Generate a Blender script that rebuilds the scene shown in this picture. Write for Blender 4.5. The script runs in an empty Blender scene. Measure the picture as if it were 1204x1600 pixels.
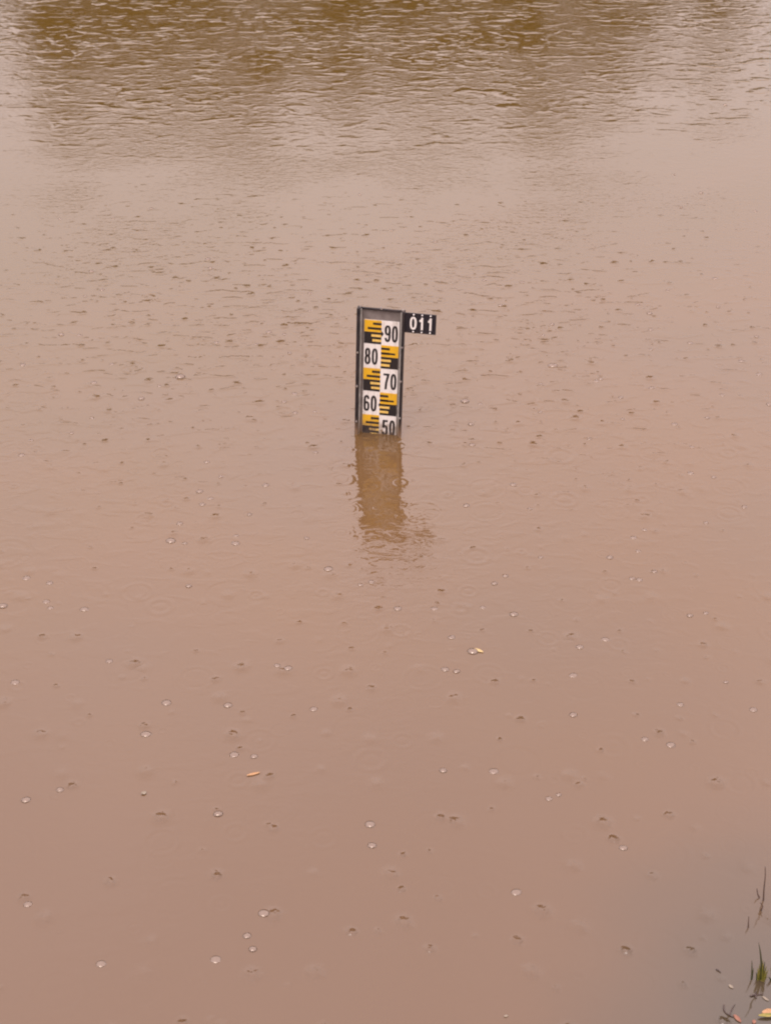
import bpy, bmesh, math, random
from mathutils import Vector, Matrix, noise
R = math.radians
random.seed(11)
scene = bpy.context.scene
col = scene.collection

# ---------------------------------------------------------------- camera
H = 3.08                     # eye height above the water
FPX = 2400.0                 # focal length in pixels of the 1204x1600 photograph
PITCH = math.atan(1531.0 / FPX)
cd = bpy.data.cameras.new('camera')
cd.sensor_fit = 'VERTICAL'; cd.sensor_height = 24.0; cd.sensor_width = 18.0
cd.lens = FPX / 1600 * 24.0
cd.clip_start = 0.05; cd.clip_end = 3000
cam = bpy.data.objects.new('camera', cd); col.objects.link(cam)
cam.location = (0, 0, H); cam.rotation_euler = (R(90) - PITCH, 0, 0)
scene.camera = cam
scene.render.resolution_x = 770; scene.render.resolution_y = 1024
scene.cycles.filter_width = 2.2

def ray(px, py):
    x = (px - 602) / FPX; v = (800 - py) / FPX
    f = Vector((0, math.cos(PITCH), -math.sin(PITCH))); u = Vector((0, math.sin(PITCH), math.cos(PITCH)))
    return f + Vector((1, 0, 0)) * x + u * v
def at(px, py, z=0.0):       # point on the level z
    d = ray(px, py); t = (z - H) / d.z
    return Vector((0, 0, H)) + d * t
def at_y(px, py, Y):         # point on the upright plane y = Y
    d = ray(px, py); return Vector((0, 0, H)) + d * (Y / d.y)

# ---------------------------------------------------------------- world, sun, exposure
SUN_EL, SUN_ROT = 62, 200
w = bpy.data.worlds.new('World'); scene.world = w; w.use_nodes = True
nt = w.node_tree; nt.nodes.clear()
def wn(t): return nt.nodes.new(t)
out = wn('ShaderNodeOutputWorld'); bg = wn('ShaderNodeBackground')
sky = wn('ShaderNodeTexSky'); sky.sky_type = 'NISHITA'; sky.sun_disc = False
sky.sun_elevation = R(SUN_EL); sky.sun_rotation = R(SUN_ROT)
sky.air_density = 1.5; sky.dust_density = 6.0
tc = wn('ShaderNodeTexCoord'); sp = wn('ShaderNodeSeparateXYZ')
ramp = wn('ShaderNodeValToRGB')                 # overcast: dimmer low down, brighter overhead
ramp.color_ramp.elements[0].position = 0.0; ramp.color_ramp.elements[0].color = (0.34, 0.305, 0.32, 1)
ramp.color_ramp.elements[1].position = 1.0; ramp.color_ramp.elements[1].color = (1.0, 0.84, 0.87, 1)
e_ = ramp.color_ramp.elements.new(.45); e_.color = (.73, .62, .63, 1)
cn = wn('ShaderNodeTexNoise'); cn.inputs['Scale'].default_value = 1.8; cn.inputs['Detail'].default_value = 3
mr = wn('ShaderNodeMapRange'); mr.inputs['From Min'].default_value = .3; mr.inputs['From Max'].default_value = .7
mr.inputs['To Min'].default_value = 17; mr.inputs['To Max'].default_value = 22
vm = wn('ShaderNodeVectorMath'); vm.operation = 'SCALE'
mx = wn('ShaderNodeMix'); mx.data_type = 'RGBA'; mx.inputs['Factor'].default_value = 0.93
L = nt.links.new
L(tc.outputs['Generated'], sp.inputs[0]); L(sp.outputs['Z'], ramp.inputs[0])
L(tc.outputs['Generated'], cn.inputs['Vector']); L(cn.outputs['Fac'], mr.inputs['Value'])
L(ramp.outputs['Color'], vm.inputs[0]); L(mr.outputs[0], vm.inputs['Scale'])
L(sky.outputs[0], mx.inputs['A']); L(vm.outputs[0], mx.inputs['B'])
L(mx.outputs['Result'], bg.inputs['Color']); bg.inputs['Strength'].default_value = 0.1
L(bg.outputs[0], out.inputs['Surface'])
sd = bpy.data.lights.new('sun', 'SUN'); sd.energy = 0.6; sd.angle = R(25); sd.color = (1, .96, .9)
sun = bpy.data.objects.new('sun', sd); col.objects.link(sun)
sun.rotation_euler = (R(90 - SUN_EL), 0, R(180 - SUN_ROT))
vs = scene.view_settings
vs.view_transform = 'Standard'; vs.look = 'None'; vs.gamma = 1; vs.use_curve_mapping = False
vs.exposure = 0.59

# ---------------------------------------------------------------- helpers
def tag(o, label=None, cat=None, group=None, kind=None):
    if label: o['label'] = label
    if cat: o['category'] = cat
    if group: o['group'] = group
    if kind: o['kind'] = kind
    return o
def obj(name, bm, mats, parent=None, smooth=False):
    me = bpy.data.meshes.new(name); bm.normal_update(); bm.to_mesh(me); bm.free()
    for m in (mats if isinstance(mats, (list, tuple)) else [mats]): me.materials.append(m)
    if smooth:
        for p in me.polygons: p.use_smooth = True
    o = bpy.data.objects.new(name, me); col.objects.link(o)
    if parent: o.parent = parent
    return o
def empty(name, loc):
    o = bpy.data.objects.new(name, None); col.objects.link(o); o.location = loc; o.empty_display_size = .05
    return o
def box(bm, x0, x1, y0, y1, z0, z1, mi=0, bevel=0):
    r = bmesh.ops.create_cube(bm, size=1)
    vs_ = r['verts']
    bmesh.ops.scale(bm, vec=(x1 - x0, y1 - y0, z1 - z0), verts=vs_)
    bmesh.ops.translate(bm, vec=((x0 + x1) / 2, (y0 + y1) / 2, (z0 + z1) / 2), verts=vs_)
    fs = {f for v in vs_ for f in v.link_faces}
    for f in fs: f.material_index = mi
    if bevel:
        es = {e for v in vs_ for e in v.link_edges}
        bmesh.ops.bevel(bm, geom=list(es), offset=bevel, segments=2, affect='EDGES', profile=.6)

class N:                      # tiny node builder
    def __init__(s, name):
        s.m = bpy.data.materials.new(name); s.m.use_nodes = True; s.t = s.m.node_tree; s.t.nodes.clear()
        s.out = s.t.nodes.new('ShaderNodeOutputMaterial')
    def n(s, typ, **kw):
        nd = s.t.nodes.new(typ)
        for k, v in kw.items(): setattr(nd, k, v)
        return nd
    def l(s, a, b): s.t.links.new(a, b)
    def put(s, sock, v):
        if isinstance(v, (int, float)): sock.default_value = v
        elif isinstance(v, tuple): sock.default_value = v
        else: s.l(v, sock)
    def math(s, op, a, b=0.0, c=0.0, clamp=False):
        nd = s.n('ShaderNodeMath', operation=op); nd.use_clamp = clamp
        s.put(nd.inputs[0], a); s.put(nd.inputs[1], b); s.put(nd.inputs[2], c); return nd.outputs[0]
    def mix(s, f, a, b):
        nd = s.n('ShaderNodeMix', data_type='RGBA'); s.put(nd.inputs['Factor'], f)
        s.put(nd.inputs['A'], a); s.put(nd.inputs['B'], b); return nd.outputs['Result']
    def noise(s, vec, scale, detail=3, rough=.5, dist=0, dim='3D'):
        nd = s.n('ShaderNodeTexNoise', noise_dimensions=dim); s.put(nd.inputs['Vector'], vec)
        nd.inputs['Scale'].default_value = scale; nd.inputs['Detail'].default_value = detail
        nd.inputs['Roughness'].default_value = rough; nd.inputs['Distortion'].default_value = dist
        return nd.outputs['Fac']
    def rng(s, v, a, b, c=0.0, d=1.0, smooth=True):
        nd = s.n('ShaderNodeMapRange'); nd.interpolation_type = 'SMOOTHSTEP' if smooth else 'LINEAR'
        s.put(nd.inputs['Value'], v)
        for k, x in zip(('From Min', 'From Max', 'To Min', 'To Max'), (a, b, c, d)): nd.inputs[k].default_value = x
        return nd.outputs[0]
    def vscale(s, vec, sc):
        nd = s.n('ShaderNodeMapping'); s.l(vec, nd.inputs[0]); nd.inputs['Scale'].default_value = sc; return nd.outputs[0]
    def bsdf(s, color, rough=.6, **kw):
        b = s.n('ShaderNodeBsdfPrincipled'); s.put(b.inputs['Base Color'], color); s.put(b.inputs['Roughness'], rough)
        for k, v in kw.items(): s.put(b.inputs[k.replace('_', ' ')], v)
        s.l(b.outputs[0], s.out.inputs[0]); return b
    def bump(s, h, dist=1.0, strength=1.0):
        b = s.n('ShaderNodeBump'); b.inputs['Strength'].default_value = strength
        b.inputs['Distance'].default_value = dist; s.put(b.inputs['Height'], h); return b.outputs[0]

MUD = (0.127, 0.067, 0.0245, 1)      # silt
PINK_MUD = (0.113, 0.0620, 0.0290, 1)   # pinker body colour for the near water
OLIVE_REFLECTION = (0.095, 0.0545, 0.0105, 1) # blurred foliage reflection, painted into the far-left water's body colour
WIOR = 1.62
GAUGE = at(590, 681)
SHORE = at(1230, 1620)

def water_material():
    k = N('muddy_river_water')
    g = k.n('ShaderNodeNewGeometry'); P = g.outputs['Position']
    sx = k.n('ShaderNodeSeparateXYZ'); k.l(P, sx.inputs[0]); X, Y = sx.outputs[0], sx.outputs[1]
    # --- wind waves, stronger further out
    wind = k.rng(k.math('ADD', Y, k.math('MULTIPLY', k.noise(P, .55, 2), 3.0)), 9.5, 13.0)
    a = k.noise(k.vscale(P, (4.6, 8.6, 1)), 1.0, 1, .4, .0, '2D')
    b = k.noise(k.vscale(P, (14, 24, 1)), 1.0, 2, .5, .2, '2D')
    a2 = k.noise(k.vscale(P, (9, 13, 1)), 1.0, 1, .4, .0, '2D')
    gate = k.rng(k.noise(k.vscale(P, (.9, 1.4, 1)), 1.0, 2), .38, .62, .35, 1.0)
    big = k.math('ADD', k.math('MULTIPLY', k.math('MULTIPLY', k.rng(a, .52, .72), k.rng(k.noise(k.vscale(P, (5, 9, 1)), 1.0, 1), .42, .58)), .0062), k.math('MULTIPLY', k.rng(a2, .54, .78), .0028))
    big = k.math('MULTIPLY', k.math('ADD', big, k.math('MULTIPLY', b, .0008)), gate)
    h = k.math('MULTIPLY', big, k.math('ADD', k.math('MULTIPLY', wind, .95), .05))
    # --- fine chop everywhere
    c = k.noise(k.vscale(P, (24, 46, 1)), 1.0, 3, .55, .3, '2D')
    patch = k.rng(k.noise(P, 1.1, 2), .35, .65, .3, 1.0)
    mid = k.rng(Y, 2.4, 6.5, .25, 1.0)
    h = k.math('ADD', h, k.math('MULTIPLY', k.math('MULTIPLY', c, patch), k.math('MULTIPLY', mid, .0013)))
    soft = k.noise(k.vscale(P, (8.5, 17, 1)), 1.0, 2, .5, .4, '2D')
    h = k.math('ADD', h, k.math('MULTIPLY', k.rng(soft, .48, .74), k.math('MULTIPLY', k.math('MULTIPLY', k.rng(Y, 3.0, 6.0, .12, 1.0), k.rng(Y, 6.2, 8.4, 1.0, .22)), .00125)))
    # --- rain rings and drop craters: one impact per cell
    def rings(scale, off, lam, wd, amp, prob, rmax):
        v = k.n('ShaderNodeTexVoronoi', voronoi_dimensions='2D', feature='F1')
        mp = k.n('ShaderNodeMapping'); k.l(P, mp.inputs[0]); mp.inputs['Location'].default_value = (off, off * 1.7, 0)
        k.l(mp.outputs[0], v.inputs['Vector']); v.inputs['Scale'].default_value = scale
        v.inputs['Randomness'].default_value = .8
        cs = k.n('ShaderNodeSeparateColor'); k.l(v.outputs['Color'], cs.inputs[0])
        d = k.math('DIVIDE', v.outputs['Distance'], scale)
        r0 = k.math('MULTIPLY', cs.outputs[0], rmax)
        e = k.math('SUBTRACT', d, r0)
        env = k.math('EXPONENT', k.math('MULTIPLY', k.math('POWER', k.math('DIVIDE', e, wd), 2), -1))
        s_ = k.math('SINE', k.math('MULTIPLY', e, 2 * math.pi / lam))
        on = k.math('LESS_THAN', cs.outputs[1], prob)
        fade = k.math('SUBTRACT', 1.15, cs.outputs[0])
        return k.math('MULTIPLY', k.math('MULTIPLY', k.math('MULTIPLY', s_, env), k.math('MULTIPLY', on, fade)), amp)
    def crater(scale, off, rad, amp, prob):
        v = k.n('ShaderNodeTexVoronoi', voronoi_dimensions='2D', feature='F1')
        mp = k.n('ShaderNodeMapping'); k.l(P, mp.inputs[0]); mp.inputs['Location'].default_value = (off, off * .6, 0)
        wob = k.n('ShaderNodeVectorMath', operation='ADD'); nz = k.n('ShaderNodeTexNoise'); k.l(P, nz.inputs['Vector'])
        nz.inputs['Scale'].default_value = 60; nz.inputs['Detail'].default_value = 1
        sc = k.n('ShaderNodeVectorMath', operation='SCALE'); k.l(nz.outputs['Color'], sc.inputs[0]); sc.inputs['Scale'].default_value = .012
        k.l(mp.outputs[0], wob.inputs[0]); k.l(sc.outputs[0], wob.inputs[1])
        k.l(wob.outputs[0], v.inputs['Vector']); v.inputs['Scale'].default_value = scale
        v.inputs['Randomness'].default_value = .95
        cs = k.n('ShaderNodeSeparateColor'); k.l(v.outputs['Color'], cs.inputs[0])
        d = k.math('DIVIDE', v.outputs['Distance'], scale)
        e = k.math('EXPONENT', k.math('MULTIPLY', k.math('POWER', k.math('DIVIDE', d, rad), 2), -1))
        on = k.math('MULTIPLY', k.math('LESS_THAN', cs.outputs[1], prob), k.math('ADD', cs.outputs[0], .25))
        return k.math('MULTIPLY', k.math('MULTIPLY', e, on), amp)
    h0 = h; h = 0.0
    h = k.math('ADD', h, rings(4.2, 3.1, .030, .018, .00075, .60, .085))
    h = k.math('ADD', h, rings(2.8, 8.7, .040, .028, .00085, .40, .12))
    h = k.math('ADD', h, rings(6.3, 5.3, .018, .012, .00035, .55, .055))
    h = k.math('ADD', h0, k.math('MULTIPLY', h, k.math('MULTIPLY', k.rng(Y, 2.6, 5.2, .30, 1.0), k.rng(Y, 6.0, 8.6, 1.0, .15))))
    cr = k.math('ADD', crater(4.6, 1.3, .013, .0034, .5), k.math('ADD', crater(6.6, 6.3, .009, .0022, .45), crater(5.6, 9.9, .020, .0036, .4)))
    cr = k.math('MULTIPLY', cr, k.math('MULTIPLY', k.rng(Y, 2.6, 4.6, 2.1, 1.0), k.rng(Y, 6.2, 8.6, 1.0, .12)))
    h = k.math('ADD', h, cr)
    # --- wavelets thrown off the post and a shimmering front of ripples below it
    gx, gy = GAUGE.x, GAUGE.y
    dx = k.math('SUBTRACT', X, gx); dy = k.math('SUBTRACT', Y, gy - .85)
    dd = k.math('ADD', k.math('POWER', k.math('DIVIDE', k.math('SUBTRACT', dx, .05), .26), 2), k.math('POWER', k.math('DIVIDE', dy, .5), 2))
    near = k.math('EXPONENT', k.math('MULTIPLY', dd, -1))
    gw = k.noise(k.vscale(P, (11, 22, 1)), 1.0, 2, .55, .8, '2D')
    h = k.math('ADD', h, k.math('MULTIPLY', k.math('MULTIPLY', gw, near), .0024))
    nrm = k.bump(h)
    # --- body colour: suspended silt, cloudy patches; thin dark water over the flooded margin
    cl = k.noise(P, .7, 3, .55)
    base = k.mix(k.rng(cl, .35, .68), MUD, (0.116, 0.066, 0.029, 1))
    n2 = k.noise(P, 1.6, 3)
    base = k.mix(k.rng(k.math('ADD', Y, k.math('MULTIPLY', n2, 1.2)), 3.2, 5.6, 1.0, 0.0), base, PINK_MUD)
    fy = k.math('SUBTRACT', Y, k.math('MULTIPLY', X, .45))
    base = k.mix(k.rng(k.math('ADD', fy, k.math('MULTIPLY', n2, 2.0)), 5.2, 9.8), base, OLIVE_REFLECTION)  # painted reflection tint, growing outwards and to the left
    ex = k.math('SUBTRACT', X, SHORE.x + .05); ey = k.math('SUBTRACT', Y, SHORE.y - .05)
    dist = k.math('SQRT', k.math('ADD', k.math('POWER', ex, 2), k.math('POWER', k.math('MULTIPLY', ey, .8), 2)))
    edge = k.math('ADD', dist, k.math('MULTIPLY', k.math('SUBTRACT', n2, .5), .35))
    base = k.mix(k.rng(edge, .0, .75, .85, 0.0), base, (0.040, 0.038, 0.026, 1))
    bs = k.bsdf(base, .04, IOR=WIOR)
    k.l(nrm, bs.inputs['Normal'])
    return k.m

def flat_mat(name, c1, c2, scale=8, rough=.6, bump=0.0, bscale=40, wet=False, **kw):
    k = N(name); tcn = k.n('ShaderNodeTexCoord'); O = tcn.outputs['Object']
    f = k.rng(k.noise(O, scale, 4, .6), .35, .68)
    cc = k.mix(f, c1 + (1,), c2 + (1,))
    if wet:                                  # silt film dried on the lower end
        sz = k.n('ShaderNodeSeparateXYZ'); k.l(O, sz.inputs[0])
        edge = k.math('ADD', sz.outputs[2], k.math('MULTIPLY', k.noise(O, 45, 3), -.07))
        cc = k.mix(k.rng(edge, -.03, .05, .85, 0.0), cc, (.20, .12, .065, 1))
    b = k.bsdf(cc, rough, **kw)
    if bump: k.l(k.bump(k.noise(O, bscale, 3), bump), b.inputs['Normal'])
    return k.m
def painted(name, c, dirt=(.22, .15, .09)):
    k = N(name); tcn = k.n('ShaderNodeTexCoord'); O = tcn.outputs['Object']
    sx = k.n('ShaderNodeSeparateXYZ'); k.l(O, sx.inputs[0])
    st = k.noise(k.vscale(O, (90, 90, 12)), 1, 3, .6)
    low = k.rng(sx.outputs[2], .004, .085, 1.0, 0.0)       # splashed silt just above the water
    f = k.math('ADD', k.math('ADD', k.rng(st, .45, .8, .03, .34), k.rng(k.noise(O, 26, 4, .65), .56, .74, 0, .22)), k.math('MULTIPLY', low, k.rng(k.noise(O, 60, 2), .3, .7, .2, 1)), clamp=True)
    k.bsdf(k.mix(f, c + (1,), dirt + (1,)), .38, Coat_Weight=.15)
    return k.m

M_WATER = water_material()
M_STEEL = flat_mat('weathered_grey_steel', (.14, .115, .105), (.21, .18, .165), 22, .55, .0008, 90, wet=True)
M_RAIL = flat_mat('dark_stained_rail', (.009, .006, .006), (.028, .018, .017), 30, .8, .0006, 80, wet=True)
M_BOLT = flat_mat('zinc_bolt', (.28, .24, .22), (.45, .4, .36), 60, .4, Metallic=.4)
M_WHITE = painted('white_enamel', (.78, .74, .70))
M_YEL = painted('yellow_enamel', (.74, .41, .012))
M_BLK = painted('black_enamel', (.012, .010, .012), (.05, .035, .03))
M_SIGN = painted('black_tag_enamel', (.010, .009, .014), (.03, .02, .03))

# ---------------------------------------------------------------- ground and water
def shore_near(x): return 1.75 + .62 * max(0, min(1, (x + .3) / 1.3)) + .05 * math.sin(5 * x)
def ground_h(x, y):
    n_ = noise.noise(Vector((x * .8, y * .8, 0))) * .10 + noise.noise(Vector((x * .12, y * .12, 3))) * .5
    near = (shore_near(x) - y)
    if near > -1.0: h = max(-.6, min(1.25, near * .72)) 
    else: h = -.6
    far = y - 24
    if far > -3: h = max(h, min(1.4, far * .5))
    return h + n_ * (min(1, abs(h) * .6 + .05))
bm = bmesh.new()
xs = [-600, -200, -80, -40, -25, -15, -10, -7, -5] + [-4 + .1 * i for i in range(81)] + [5, 7, 10, 15, 25, 40, 80, 200, 600]
ys = [-600, -200, -60, -20, -8, -4, -2, -1] + [-.5 + .1 * i for i in range(50)] + [5, 7, 10, 15, 20, 22, 23, 24, 25, 26, 27, 28, 30, 34, 40, 60, 120, 300, 900]
gv = [[bm.verts.new((x, y, ground_h(x, y))) for x in xs] for y in ys]
for j in range(len(ys) - 1):
    for i in range(len(xs) - 1): bm.faces.new((gv[j][i], gv[j][i + 1], gv[j + 1][i + 1], gv[j + 1][i]))
tag(obj('ground', bm, flat_mat('bank_mud_and_turf', (.05, .045, .018), (.085, .06, .035), 3, .85, .01, 30), smooth=True), kind='structure')
bm = bmesh.new()
vv = [bm.verts.new(p) for p in ((-400, 1.0, 0), (400, 1.0, 0), (400, 26.5, 0), (-400, 26.5, 0))]
bm.faces.new(vv)
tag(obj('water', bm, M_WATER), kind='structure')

# ---------------------------------------------------------------- the staff gauge
YAW, LEAN_BACK, LEAN_SIDE = R(10.0), R(4.0), R(.8)
WL = .0                                      # local z of the waterline
base = at(553.5, 679) 
gauge = empty('staff_gauge', (0, 0, 0))
W2 = .0935                                   # half the outer width
ax = Matrix.Rotation(-YAW, 4, 'Z') @ Matrix.Rotation(LEAN_SIDE, 4, 'Y') @ Matrix.Rotation(-LEAN_BACK, 4, 'X')
org = base - (ax @ Vector((-W2, -.028, 0)))
gauge.matrix_world = Matrix.Translation(org) @ ax
tag(gauge, 'tall river depth gauge with yellow, black and white scale standing in the muddy water', 'depth gauge')
TOP = .543
PT = .492                                    # top of the printed panel (reads 100)
def part(name, fn, mats, parent=gauge, smooth=False):
    b_ = bmesh.new(); fn(b_); return obj(name, b_, mats, parent, smooth)
part('back_plate', lambda b: box(b, -W2 + .014, W2 - .010, 0, .004, -.75, TOP - .003, bevel=.001), M_STEEL)
def left_rail(b):
    box(b, -W2, -W2 + .0135, -.028, .006, -.75, TOP, bevel=.0015)
def right_rail(b):
    box(b, W2 - .0095, W2, -.022, .006, -.75, TOP - .002, bevel=.0015)
part('rail', left_rail, M_RAIL); part('rail', right_rail, M_RAIL)
part('rail_web', lambda b: (box(b, -W2 + .0138, -W2 + .0175, -.020, -.0003, -.75, TOP - .005, bevel=.0006),
                            box(b, W2 - .0165, W2 - .0098, -.010, -.0003, -.75, TOP - .005, bevel=.0006)), flat_mat('pale_galvanised_web', (.30, .28, .25), (.42, .39, .36), 30, .5, wet=True))
part('top_bar', lambda b: box(b, -W2 + .0137, W2 - .0097, -.010, -.0004, TOP - .0085, TOP - .001, bevel=.0012), M_RAIL)
def bolt_head(x, y, z, up=False, r=.0042):
    b = bmesh.new()
    bmesh.ops.create_cone(b, cap_ends=True, segments=6, radius1=r, radius2=r * .85, depth=.006)
    bmesh.ops.create_cone(b, cap_ends=True, segments=12, radius1=r * .5, radius2=r * .45, depth=.010)
    if not up: bmesh.ops.rotate(b, cent=(0, 0, 0), matrix=Matrix.Rotation(R(90), 3, 'X'), verts=b.verts)
    bmesh.ops.translate(b, vec=(x, y, z), verts=b.verts)
    return obj('bolt', b, M_BOLT, gauge)
for x, z in ((-W2 + .007, .36), (-W2 + .007, .215), (-W2 + .007, .06), (W2 - .005, .395), (W2 - .005, .25), (W2 - .005, .09)):
    bolt_head(x, -.030 if x < 0 else -.024, z)
for x in (-W2 + .010, .0, W2 - .008): bolt_head(x, -.008, TOP + .001, True, .0048)

# printed panel
PL, PR, PC = -.0665, .0725, .0025
def cell_z(i): return PT - .1017 * i
def panel(b):
    box(b, PL, PR, -.004, -.0002, -.70, PT, 0, .0006)
    for i in range(12):
        z1 = cell_z(i); left = (i % 2 == 0)
        x0, x1 = (PL + .0006, PC) if left else (PC, PR - .0006)
        wd = x1 - x0
        def tick(za, zb, frac, mi):
            if left: box(b, x1 - wd * frac, x1 - .0001, -.0050, -.0041, z1 - zb, z1 - za, mi)
            else: box(b, x0 + .0001, x0 + wd * frac, -.0050, -.0041, z1 - zb, z1 - za, mi)
        box(b, x0, x1, -.0046, -.0041, z1 - .0495, z1 - .0004, 1)
        box(b, x0, x1, -.0046, -.0041, z1 - .0996, z1 - .0499, 2)
        tick(.010, .020, .50, 2); tick(.030, .040, .80 if left else .50, 2)
        if not left: tick(.031, .039, .82, 2)
        tick(.0600, .0695, .58, 3); tick(.0800, .0895, .52, 3)
pan = part('scale_panel', panel, [M_WHITE, M_YEL, M_BLK, painted('pale_yellow_enamel', (.78, .52, .13))])
def glyph(ch):
    """strokes in a 1 wide, 2.9 tall cell (the centre line of the stroke)"""
    def arc(cx, cy, rx, ry, a0, a1, n=20):
        o = []
        for i in range(n + 1):
            a = R(a0 + (a1 - a0) * i / n); c, s_ = math.cos(a), math.sin(a)
            o.append((cx + rx * math.copysign(abs(c) ** .8, c), cy + ry * math.copysign(abs(s_) ** .8, s_)))
        return o
    if ch == '0': return [arc(.5, 1.45, .5, 1.45, 0, 360, 36)]
    if ch == '9': return [arc(.5, 2.1, .5, .8, 0, 360, 28), [(1, 2.1), (1, 1.4)] + arc(.5, 1.0, .5, 1.0, 0, -150, 16)]
    if ch == '6': return [arc(.5, .8, .5, .8, 0, 360, 28), [(0, .8), (0, 1.5)] + arc(.5, 1.9, .5, 1.0, 180, 30, 16)]
    if ch == '8': return [arc(.5, 2.2, .42, .7, 0, 360, 26), arc(.5, .75, .5, .75, 0, 360, 26)]
    if ch == '7': return [[(-.05, 2.85), (1.0, 2.85)], [(1.0, 2.85), (.8, 2.2), (.5, 1.2), (.35, 0)]]
    if ch == '5': return [[(.95, 2.85), (.12, 2.85)], [(.12, 2.85), (.05, 1.55)], [(.05, 1.55)] + arc(.45, .9, .52, .9, 115, -150, 20)]
    if ch == '4': return [[(.7, 0), (.7, 2.9)], [(.7, 2.9), (0, .9)], [(0, .9), (1.05, .9)]]
    if ch == '1': return [[(.62, 0), (.62, 2.9)], [(.62, 2.75), (.1, 2.15)]]
def text_obj(name, txt, mat, parent, x, z, y, hgt, wid, adv, sw, label=None):
    b = bmesh.new()
    for ci, ch in enumerate(txt):
        for si, st in enumerate(glyph(ch)):
            P2 = [Vector((x + sw / 2 + ci * adv + px * (wid - sw), z + sw / 2 + pz / 2.9 * (hgt - sw))) for px, pz in st]
            closed = (P2[0] - P2[-1]).length < 1e-5
            if closed: P2 = P2[:-1]
            n = len(P2); yo = y - .0002 * si; rows = []
            for i in range(n):
                a_ = P2[(i - 1) % n] if (closed or i) else P2[0]; c_ = P2[(i + 1) % n] if (closed or i < n - 1) else P2[-1]
                d = (c_ - a_).normalized(); nn = Vector((-d.y, d.x)) * sw / 2; q = P2[i]
                if not closed and i == 0: q = q - d * sw * .4
                if not closed and i == n - 1: q = q + d * sw * .4
                rows.append([b.verts.new((q.x + nn.x, yo, q.y + nn.y)), b.verts.new((q.x - nn.x, yo, q.y - nn.y)),
                             b.verts.new((q.x - nn.x, yo + .0006, q.y - nn.y)), b.verts.new((q.x + nn.x, yo + .0006, q.y + nn.y))])
            for i in range(n if closed else n - 1):
                A, B = rows[i], rows[(i + 1) % n]
                for e in range(4): b.faces.new((A[e], A[(e + 1) % 4], B[(e + 1) % 4], B[e]))
    bmesh.ops.recalc_face_normals(b, faces=b.faces)
    o = obj(name, b, mat, parent)
    if label: o['label'] = label
    return o
for i, s in enumerate(('90', '80', '70', '60', '50', '40')):
    x0 = PC + .0125 if i % 2 == 0 else PL + .0040
    text_obj('numeral', s, M_BLK, pan, x0, cell_z(i) - .087, -.0047, .070, .0240, .0285, .0088, 'black numeral %s on white' % s)
def pointer(xa, xb, z, s):
    b = bmesh.new()
    pts = ((xa, z - s), (xa, z + s), (xb, z)) if xb > xa else ((xa, z + s), (xa, z - s), (xb, z))
    f = b.faces.new([b.verts.new((p[0], -.0055, p[1])) for p in pts])
    r = bmesh.ops.extrude_face_region(b, geom=[f])
    bmesh.ops.translate(b, vec=(0, .0010, 0), verts=[g for g in r['geom'] if isinstance(g, bmesh.types.BMVert)])
    bmesh.ops.recalc_face_normals(b, faces=b.faces)
    obj('pointer_mark', b, M_BLK, pan)
pointer(PC + .0002, PC + .0095, cell_z(0) - .055, .013)
pointer(PC - .0002, PC - .0055, cell_z(3) - .055, .009)

# number tag bolted to the right rail
def tagplate(b): box(b, W2 + .0005, W2 + .1235, -.012, -.009, TOP - .088, TOP - .005, bevel=.0012)
tp = part('number_plate', tagplate, M_SIGN)
for i, ch in enumerate('011'):
    wid = .026 if ch == '0' else .021
    cx = W2 + .034 + i * .033
    text_obj('numeral', ch, M_WHITE, tp, cx - wid / 2, TOP - .073, -.0126, .053, wid, 0, .0075, 'white numeral %s on black' % ch)
    for z in (TOP - .0115, TOP - .0820):
        b = bmesh.new(); bmesh.ops.create_uvsphere(b, u_segments=10, v_segments=6, radius=.0034)
        bmesh.ops.translate(b, vec=(cx + .001, -.0122, z), verts=b.verts); obj('screw', b, M_WHITE, tp, True)

# ---------------------------------------------------------------- bubbles
def bubble_material():
    k = N('thin_silty_bubble_film')
    b = k.bsdf((0.060, 0.031, 0.014, 1), .12, IOR=2.7, Specular_Tint=(1, .84, .72, 1))
    tr = k.n('ShaderNodeBsdfTransparent'); ms = k.n('ShaderNodeMixShader'); ms.inputs[0].default_value = .82
    k.l(tr.outputs[0], ms.inputs[1]); k.l(b.outputs[0], ms.inputs[2]); k.l(ms.outputs[0], k.out.inputs[0])
    return k.m
M_BUB = bubble_material()
def bubble_mesh(flat, seed):
    prof = [(1.12, .0), (1.03, .05), (1.0, .10)]
    for i in range(1, 9):
        a = i / 8 * math.pi / 2; prof.append((math.cos(a) ** .9, .10 + flat * math.sin(a) ** 1.1))
    b = bmesh.new(); rg = random.Random(seed); n = 28; rows = []
    for r, z in prof[:-1]:
        rows.append([b.verts.new((r * math.cos(2 * math.pi * j / n) * (1 + .03 * math.sin(2 * j)), r * math.sin(2 * math.pi * j / n), z)) for j in range(n)])
    tip = b.verts.new((0, 0, prof[-1][1]))
    for q in range(len(rows) - 1):
        for j in range(n): b.faces.new((rows[q][j], rows[q][(j + 1) % n], rows[q + 1][(j + 1) % n], rows[q + 1][j]))
    for j in range(n): b.faces.new((rows[-1][j], rows[-1][(j + 1) % n], tip))
    me = bpy.data.meshes.new('bubble'); b.to_mesh(me); b.free(); me.materials.append(M_BUB)
    for p in me.polygons: p.use_smooth = True
    return me
BM_ = [bubble_mesh(f, s) for s, f in enumerate((.58, .68, .50))]
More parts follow.
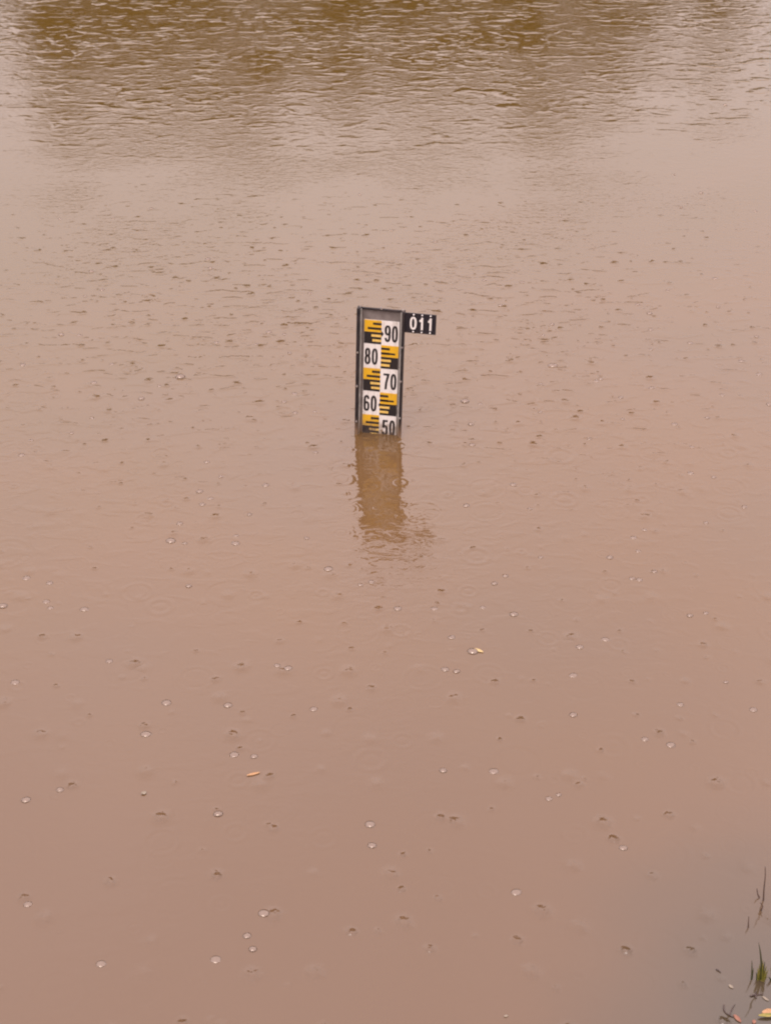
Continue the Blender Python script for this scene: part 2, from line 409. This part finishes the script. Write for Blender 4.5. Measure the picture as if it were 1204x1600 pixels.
BUB = """325,405 329,419 143,424 160,453 133,463 484,458 484,486 96,523 125,524 420,519 444,522 338,535 400,538 452,552
36,570 175,569 282,589,15 249,603 147,598 221,623 460,615 444,628 461,645 492,643 144,653 112,677 49,688 34,711 323,722 493,707 415,758
756,438 815,441 781,477 862,507 847,524 863,571,15 844,600 931,595,8 938,592,8 726,627,13 750,631 843,644 735,663 737,695 995,476 1014,490
1042,454 1116,435 1121,480 1016,515 1077,536 1124,532 1016,546 1157,564 1181,526 1185,585 1017,606 969,621 1127,617 972,655 1104,653
1053,663 1201,632 920,686 1080,698 1078,739 1114,746 801,757 728,790 827,795 1162,792
345,745 312,768 329,779,9 316,788 390,804 281,818 267,845,15 289,849 368,849,13 369,837 295,916 42,903 132,952,14 5,947,14 73,940 79,950
78,911 171,1033,11 260,1098,15 356,1102 228,1147,17 366,1179 397,1182,12 24,1066 1102,817 1006,828 989,840 844,871 952,871 996,861
789,900 772,912 1022,893 987,904 998,906 754,949 802,960,13 1077,962 1102,958 705,996 738,1018,17 945,999,13 905,1011 713,1049 895,1055
1133,1066,8 895,1117 1062,1101 1176,1109 1007,1155 1047,1164 490,1108 341,1272 412,1427,17 386,1462,13 395,1483,13 337,1499,17 158,1506,16
692,1204,12 771,1205 857,1248,11 872,1242,9 578,1288,16 581,1321,14 973,1325 806,1394,17 513,889,14 479,841 563,914 580,909 621,951 678,951
695,1046 433,1040 450,1044 94,1234 41,1250 44,1413,14 1132,164 899,253 970,270 1052,273 1094,302 875,336 892,368 1063,324 1179,330 679,378
611,360 177,341 562,304 237,326 94,342""".split()
GR = 'rain bubbles floating on the muddy water'
special = {'738,1018,17': 'wide rain bubble touching the small pale yellow leaf', '806,1394,17': 'large round bubble alone in the lower water right of centre',
 '337,1499,17': 'large bubble lowest of the four below the orange leaf sliver', '412,1427,17': 'large bubble topmost of the four below the orange leaf sliver',
 '158,1506,16': 'bubble alone at lower left nearest the bottom edge', '578,1288,16': 'upper and larger of two bubbles straight below the gauge',
 '581,1321,14': 'lower and smaller of two bubbles straight below the gauge', '228,1147,17': 'large bubble straight above the tiny pale leaf speck',
 '44,1413,14': 'lone bubble near the left edge in the lowest water', '973,1325': 'lone bubble in the water left of the dead reed stem',
 '513,889,14': 'bubble just below and left of the gauge reflection', '945,999,13': 'bubble with a dark drop mark right under it',
 '341,1272': 'bubble just below and left of the orange leaf sliver', '267,845,15': 'wide bubble leftmost of the pair level with the reflection foot'}
BANDS = [(300, 'far out near the tree reflection'), (400, 'far above the gauge top'), (470, 'just above the gauge top'), (497, 'level with the grey gauge top'),
 (537, 'level with the ninety mark'), (574, 'level with the eighty mark'), (611, 'level with the seventy mark'), (646, 'level with the sixty mark'), (684, 'level with the fifty mark'),
 (735, 'beside the top of its reflection'), (800, 'beside the middle of its reflection'), (862, 'beside the foot of its reflection'),
 (925, 'just below its reflection'), (980, 'between its reflection and the yellow leaf'), (1080, 'level with the pale yellow leaf'),
 (1170, 'midway down from yellow leaf to orange leaf'), (1300, 'level with the orange leaf'), (1700, 'in the nearest water')]
ORD = 'first second third fourth fifth sixth seventh eighth ninth tenth eleventh twelfth thirteenth fourteenth'.split()
ALLB = [tuple(float(t) for t in q.split(',')[:2]) for q in BUB]
def band(py): return next(i for i, b in enumerate(BANDS) if py < b[0])
def zone_label(px, py):      # counts outwards from the gauge among the bubbles of the same level
    k_ = band(py); left = px < 590
    same = sorted([q for q in ALLB if band(q[1]) == k_ and (q[0] < 590) == left], key=lambda q: abs(q[0] - 590))
    return '%s bubble %s of the gauge, %s' % (ORD[same.index((px, py))], 'left' if left else 'right', BANDS[k_][1])
for i, s in enumerate(BUB):
    q = [float(t) for t in s.split(',')]; px, py = q[0], q[1]
    full = 14.2 * (py + 731) / 1731.0
    wpx = q[2] if len(q) > 2 else full * (random.choice((.62, .72, .8, .88)) if py < 1000 else random.uniform(.72, .95))
    p = at(px, py)
    rr = .97 * wpx / ((py + 731) * math.cos(PITCH) / H) / 2
    o = bpy.data.objects.new('bubble', BM_[i % 3]); col.objects.link(o)
    o.location = (p.x, p.y, -rr * .12); o.scale = (rr * 1.08, rr * random.uniform(.85, 1), rr * random.uniform(.6, .85)); o.rotation_euler.z = random.uniform(-.3, .3)
    if s in special: lab = special[s]
    else:
        lab = zone_label(px, py)
    tag(o, lab, 'bubble', GR)

# ---------------------------------------------------------------- floating leaves
def leaf(px, py, lpx, wpx, ang, mat, name, label, cat='leaf', curl=.12, z=.0012):
    p = at(px, py); s = (py + 731) * math.cos(PITCH) / H
    Ln = lpx / s; Wd = wpx / s; b = bmesh.new(); n = 9; rows = []
    for i in range(n + 1):
        t = i / n; wv = Wd / 2 * math.sin(math.pi * min(.98, t * .92 + .05)) ** .8
        x = (t - .5) * Ln; zz = curl * Ln * (t - .5) ** 2 * 1.2
        rows.append([b.verts.new((x, k_ * wv, zz + abs(k_) * wv * .35)) for k_ in (-1, -.5, 0, .5, 1)])
    for i in range(n):
        for j in range(4): b.faces.new((rows[i][j], rows[i + 1][j], rows[i + 1][j + 1], rows[i][j + 1]))
    r = bmesh.ops.extrude_face_region(b, geom=list(b.faces))
    bmesh.ops.translate(b, vec=(0, 0, -.0006), verts=[g for g in r['geom'] if isinstance(g, bmesh.types.BMVert)])
    bmesh.ops.recalc_face_normals(b, faces=b.faces)
    o = obj(name, b, mat, None, True); o.location = (p.x, p.y, z); o.rotation_euler.z = R(ang)
    return tag(o, label, cat, 'leaves floating on the water')
M_OR = flat_mat('orange_dead_leaf', (.35, .18, .075), (.44, .26, .13), 60, .5)
M_PY = flat_mat('pale_yellow_leaf', (.44, .32, .13), (.56, .42, .20), 60, .5)
M_GY = flat_mat('green_yellow_leaf', (.12, .12, .012), (.40, .30, .07), 30, .5)
M_PALE = flat_mat('bleached_leaf', (.20, .165, .12), (.30, .25, .19), 60, .6)
M_SAL = flat_mat('salmon_leaf', (.20, .075, .045), (.29, .14, .085), 40, .5)
leaf(396, 1210, 22, 5, 20, M_OR, 'floating_leaf', 'thin orange leaf sliver floating alone in the lower left water')
leaf(747, 1017, 17, 6, -32, M_PY, 'floating_leaf', 'small pale yellow leaf touching a wide bubble')
leaf(225, 1240, 8, 7, 30, M_PALE, 'floating_leaf', 'tiny pale leaf speck left of the orange sliver', curl=.8)
leaf(1141, 1542, 9, 5, -50, M_PALE, 'floating_leaf', 'pale oval leaf speck left of the green grass tuft')
leaf(1195, 1561, 12, 4, -45, M_PALE, 'floating_leaf', 'thin bleached leaf sliver under the green grass tuft')
leaf(1151, 1592, 17, 7, -60, M_SAL, 'floating_leaf', 'salmon orange leaf at the end of the dark twig by the bottom edge')
leaf(1200, 1582, 22, 11, 8, M_OR, 'floating_leaf', 'orange leaf lying on the bottom right corner bank')
leaf(1198, 1589, 30, 7, 4, M_GY, 'floating_leaf', 'green and yellow leaf in the bottom right corner', z=.006)
leaf(1177, 1597, 8, 6, 70, M_SAL, 'floating_leaf', 'small pinkish leaf between the salmon leaf and the corner')
leaf(790, 1588, 7, 4, 15, M_PALE, 'floating_leaf', 'faint pale leaf fleck near the bottom edge right of centre')

# ---------------------------------------------------------------- stems, twigs, grass
def tube(b, pts, r0, r1, seg=7):
    rings = []
    for i, p in enumerate(pts):
        d = (pts[min(i + 1, len(pts) - 1)] - pts[max(i - 1, 0)]).normalized()
        a = d.orthogonal().normalized(); c = d.cross(a); r = r0 + (r1 - r0) * i / (len(pts) - 1)
        rings.append([b.verts.new(p + (a * math.cos(2 * math.pi * j / seg) + c * math.sin(2 * math.pi * j / seg)) * r) for j in range(seg)])
    for i in range(len(rings) - 1):
        for j in range(seg): b.faces.new((rings[i][j], rings[i][(j + 1) % seg], rings[i + 1][(j + 1) % seg], rings[i + 1][j]))
    b.faces.new(rings[0][::-1]); b.faces.new(rings[-1])
def curve(pts, n=6):
    o = []
    for i in range(len(pts) - 1):
        p0, p1, p2, p3 = pts[max(i - 1, 0)], pts[i], pts[i + 1], pts[min(i + 2, len(pts) - 1)]
        for q in range(n):
            t = q / n
            o.append(.5 * ((2 * p1) + (p2 - p0) * t + (2 * p0 - 5 * p1 + 4 * p2 - p3) * t * t + (3 * p1 - p0 - 3 * p2 + p3) * t ** 3))
    o.append(pts[-1]); return o
M_STEM = flat_mat('wet_dead_stem', (.05, .022, .015), (.09, .045, .03), 50, .4)
M_TWIG = flat_mat('wet_twig', (.045, .025, .02), (.075, .05, .04), 50, .45)
M_GRASS = flat_mat('marsh_grass_blade', (.13, .13, .014), (.28, .23, .05), 40, .45)
M_DGR = flat_mat('dark_marsh_grass_blade', (.035, .04, .012), (.07, .07, .02), 40, .45)
def upright(name, label, cat, paths, mat, r=.0024, group=None):
    """paths: pixel polylines, first point at the water"""
    b0 = at(*paths[0][0]); t = empty(name, b0); tag(t, label, cat, group)
    for pth in paths:
        q = at(*pth[0]); P_ = [at_y(x, y, q.y + .004 * i) - b0 for i, (x, y) in enumerate(pth)]
        P_.insert(0, P_[0] + Vector((0, 0, -.03)))
        b = bmesh.new(); tube(b, curve(P_), r, r * .35); obj('stem', b, mat, t, True)
    return t
upright('dead_reed', 'tall dark dead reed stem standing in water at the right edge', 'reed', [[(1191.5, 1407), (1192.5, 1390), (1194.5, 1370), (1194.5, 1354)], [(1185, 1403), (1182.5, 1396), (1181.5, 1388)]], M_STEM)
upright('dead_reed', 'short dark hooked reed stub just below the tall dead reed', 'reed', [[(1188, 1423), (1190.5, 1416), (1186.5, 1410)]], M_STEM, .0024)
upright('dead_reed', 'short straight dark reed stub left of and below the tall reed', 'reed', [[(1168, 1449), (1168.3, 1441), (1168.8, 1432)]], M_STEM, .0022)
def blade(b, base_, tip, wd, bend, seg=7):
    mid = (base_ + tip) / 2 + bend; pr = None
    side = (tip - base_).cross(Vector((0, 1, .3))).normalized()
    for i in range(seg + 1):
        t = i / seg; p = base_ * (1 - t) ** 2 + mid * 2 * t * (1 - t) + tip * t * t
        w_ = wd * (1 - t) ** .7 * .5 + .0003
        c = [b.verts.new(p - side * w_), b.verts.new(p + Vector((0, -w_ * .5, 0))), b.verts.new(p + side * w_), b.verts.new(p + Vector((0, w_ * .4, 0)))]
        if pr:
            for j in range(4): b.faces.new((pr[j], pr[(j + 1) % 4], c[(j + 1) % 4], c[j]))
        pr = c
def tuft(name, label, base_px, tips, mat, wd, group=None, cat_='grass'):
    b0 = at(*base_px); t = empty(name, b0); tag(t, label, cat_, group)
    for k_, (bx_, tx, ty, m_) in enumerate(tips):
        q = at(bx_, base_px[1]); tp_ = at_y(tx, ty, q.y + random.uniform(-.02, .02))
        b = bmesh.new(); blade(b, q - b0 - Vector((0, 0, .02)), tp_ - b0, wd * random.uniform(.8, 1.2), Vector(((q.x - tp_.x) * .3, 0, .006)))
        obj('blade', b, m_, t, True)
    return t
tuft('grass_tuft', 'green and yellow grass tuft growing from the water at the right edge', (1188, 1531),
     [(1187, 1189.5, 1503, M_GRASS), (1184, 1183, 1512, M_GRASS), (1190, 1194, 1502, M_DGR), (1191, 1196.5, 1509, M_GRASS), (1189, 1191, 1500, M_GRASS), (1190, 1198, 1526, M_GRASS),
      (1186, 1185.5, 1506, M_GRASS), (1188, 1193, 1510, M_GRASS), (1192, 1199, 1515, M_GRASS), (1183, 1180.5, 1519, M_DGR), (1187, 1196, 1523, M_GRASS), (1189, 1184, 1472, M_DGR)], M_GRASS, .0068)
tuft('marsh_grass', 'dark upright grass blade beside the green grass tuft', (1173.5, 1532), [(1173.5, 1176.5, 1513, M_DGR), (1174, 1173.5, 1500, M_DGR)], M_DGR, .006)
tuft('marsh_grass', 'grass blade tip cut by the right edge beyond the green tuft', (1206, 1530), [(1206, 1199, 1526, M_DGR), (1208, 1203, 1512, M_GRASS)], M_GRASS, .006)
def twig(label, paths, r=.0022, mat=M_TWIG):
    b0 = at(*paths[0][0]); b = bmesh.new()
    for pth in paths: tube(b, curve([at(x, y) + Vector((0, 0, .001 + .0015 * (i % 2))) - b0 for i, (x, y) in enumerate(pth)]), r, r * .5)
    o = obj('twig', b, mat, None, True); o.location = b0; return tag(o, label, 'twig', 'dark twigs lying in the shallows')
twig('thin dark twig lying level just under the green grass tuft', [[(1171, 1557), (1176, 1556), (1184, 1554.5), (1191, 1554.5)], [(1180, 1560), (1179.5, 1555), (1180, 1550)]], .0024)
twig('dark curved twig ending at the salmon orange leaf', [[(1130, 1571), (1130, 1578), (1133, 1583), (1139, 1587), (1145, 1590)], [(1139, 1587), (1142, 1578), (1147, 1570)]], .002)
twig('short dark twig fragment left of the pale oval leaf', [[(1118, 1515), (1122, 1517.5), (1125, 1520)]], .0022)

# ---------------------------------------------------------------- bank turf in the near corner
def grass_patch():
    b = bmesh.new(); rg = random.Random(5)
    for _ in range(2600):
        x = rg.uniform(-2.5, 3.2); y = rg.uniform(.2, 2.6)
        z = ground_h(x, y)
        if z < .015 or (abs(x) < .35 and y < .5): continue
        l = rg.uniform(.04, .10); a = rg.uniform(0, 6.28); tilt = rg.uniform(.1, .7) * l
        p = Vector((x, y, z - .005)); tpv = p + Vector((math.cos(a) * tilt, math.sin(a) * tilt, l))
        sd_ = Vector((math.sin(a), -math.cos(a), 0)) * .0028
        m_ = (p + tpv) / 2 + Vector((0, 0, .012))
        v = [b.verts.new(p - sd_), b.verts.new(p + sd_), b.verts.new(m_ + sd_ * .7), b.verts.new(m_ - sd_ * .7), b.verts.new(tpv)]
        b.faces.new((v[0], v[1], v[2], v[3])); b.faces.new((v[3], v[2], v[4]))
    tag(obj('grass', b, M_GRASS), 'short green turf on the near bank at the bottom right corner', 'grass', kind='stuff')
grass_patch()

# ---------------------------------------------------------------- trees on the far bank (seen as a dark reflection)
M_LEAF = flat_mat('tree_foliage', (.018, .020, .005), (.045, .038, .009), .8, .6)
M_BARK = flat_mat('tree_bark', (.07, .05, .035), (.12, .09, .06), 4, .85, .02, 12)
def tree(x, y, top, rad, seed, label, low=.0):
    rg = random.Random(seed); z0 = ground_h(x, y) - .1
    t = empty('tree', (x, y, z0)); tag(t, label, 'tree', 'trees along the far bank')
    hh = top - z0; b = bmesh.new()
    trunk = [Vector((rg.uniform(-.1, .1) * i, rg.uniform(-.1, .1) * i, hh * .7 * i / 4)) for i in range(5)]
    tube(b, curve(trunk, 3), .05 * hh * .5, .03, 9)
    for i in range(8):
        s_ = trunk[1].lerp(trunk[4], rg.random()); a = rg.uniform(0, 6.28)
        e_ = Vector((math.cos(a) * rad * .6, math.sin(a) * rad * .6, s_.z + rg.uniform(.3, 1.2)))
        tube(b, curve([s_, s_.lerp(e_, .5) + Vector((0, 0, .15)), e_], 3), .05, .012, 6)
    obj('trunk', b, M_BARK, t, True)
    b = bmesh.new(); cl = []
    c0 = hh * (.55 - low)
    for i in range(90):
        a = rg.uniform(0, 6.28); u = rg.uniform(-1, 1); q = rg.uniform(.35, 1.0) ** .6
        cl.append((Vector((math.cos(a) * math.sqrt(1 - u * u) * rad * q, math.sin(a) * math.sqrt(1 - u * u) * rad * q,
                           c0 + u * (hh - c0) * .93 * q)), rg.uniform(.3, .65) * rad * .42))
    for c, r in cl:
        for i in range(170):
            d = Vector((rg.gauss(0, 1), rg.gauss(0, 1), rg.gauss(0, 1))).normalized() * r * rg.random() ** .4
            p = c + d
            if p.z < .2 or p.z > hh: continue
            n_ = Vector((rg.gauss(0, 1), rg.gauss(0, 1), rg.gauss(0, .8) + .5)).normalized(); a1 = n_.orthogonal().normalized(); a2 = n_.cross(a1)
            s = rg.uniform(.09, .19)
            b.faces.new([b.verts.new(p + a1 * s), b.verts.new(p + a2 * s * .55), b.verts.new(p - a1 * s), b.verts.new(p - a2 * s * .55)])
    obj('crown', b, M_LEAF, t)
# x, distance, top height above the water, crown radius
TREES = [(-5.3, 33, 8.1, 3.0, 'broad tree on the far bank left of the gauge'), (-2.4, 34, 8.2, 3.0, 'round tree on the far bank directly behind the gauge'),
         (.7, 33, 7.6, 2.6, 'lower tree on the far bank just right of the gauge'), (3.4, 33.5, 7.9, 2.6, 'tall tree on the far bank right of the gauge'),
         (6.3, 34, 6.9, 2.0, 'small tree at the right end of the far bank row'), (-10.6, 35, 5.6, 2.2, 'low tree at the left end of the far bank row'),
         (-15, 36, 5.2, 2.6, 'spreading tree far off to the left'), (13, 38, 5.2, 2.6, 'spreading tree far off to the right')]
for i, (x, y, tp_, rd, lb) in enumerate(TREES): tree(x, y, tp_, rd, 40 + i, lb, .12)
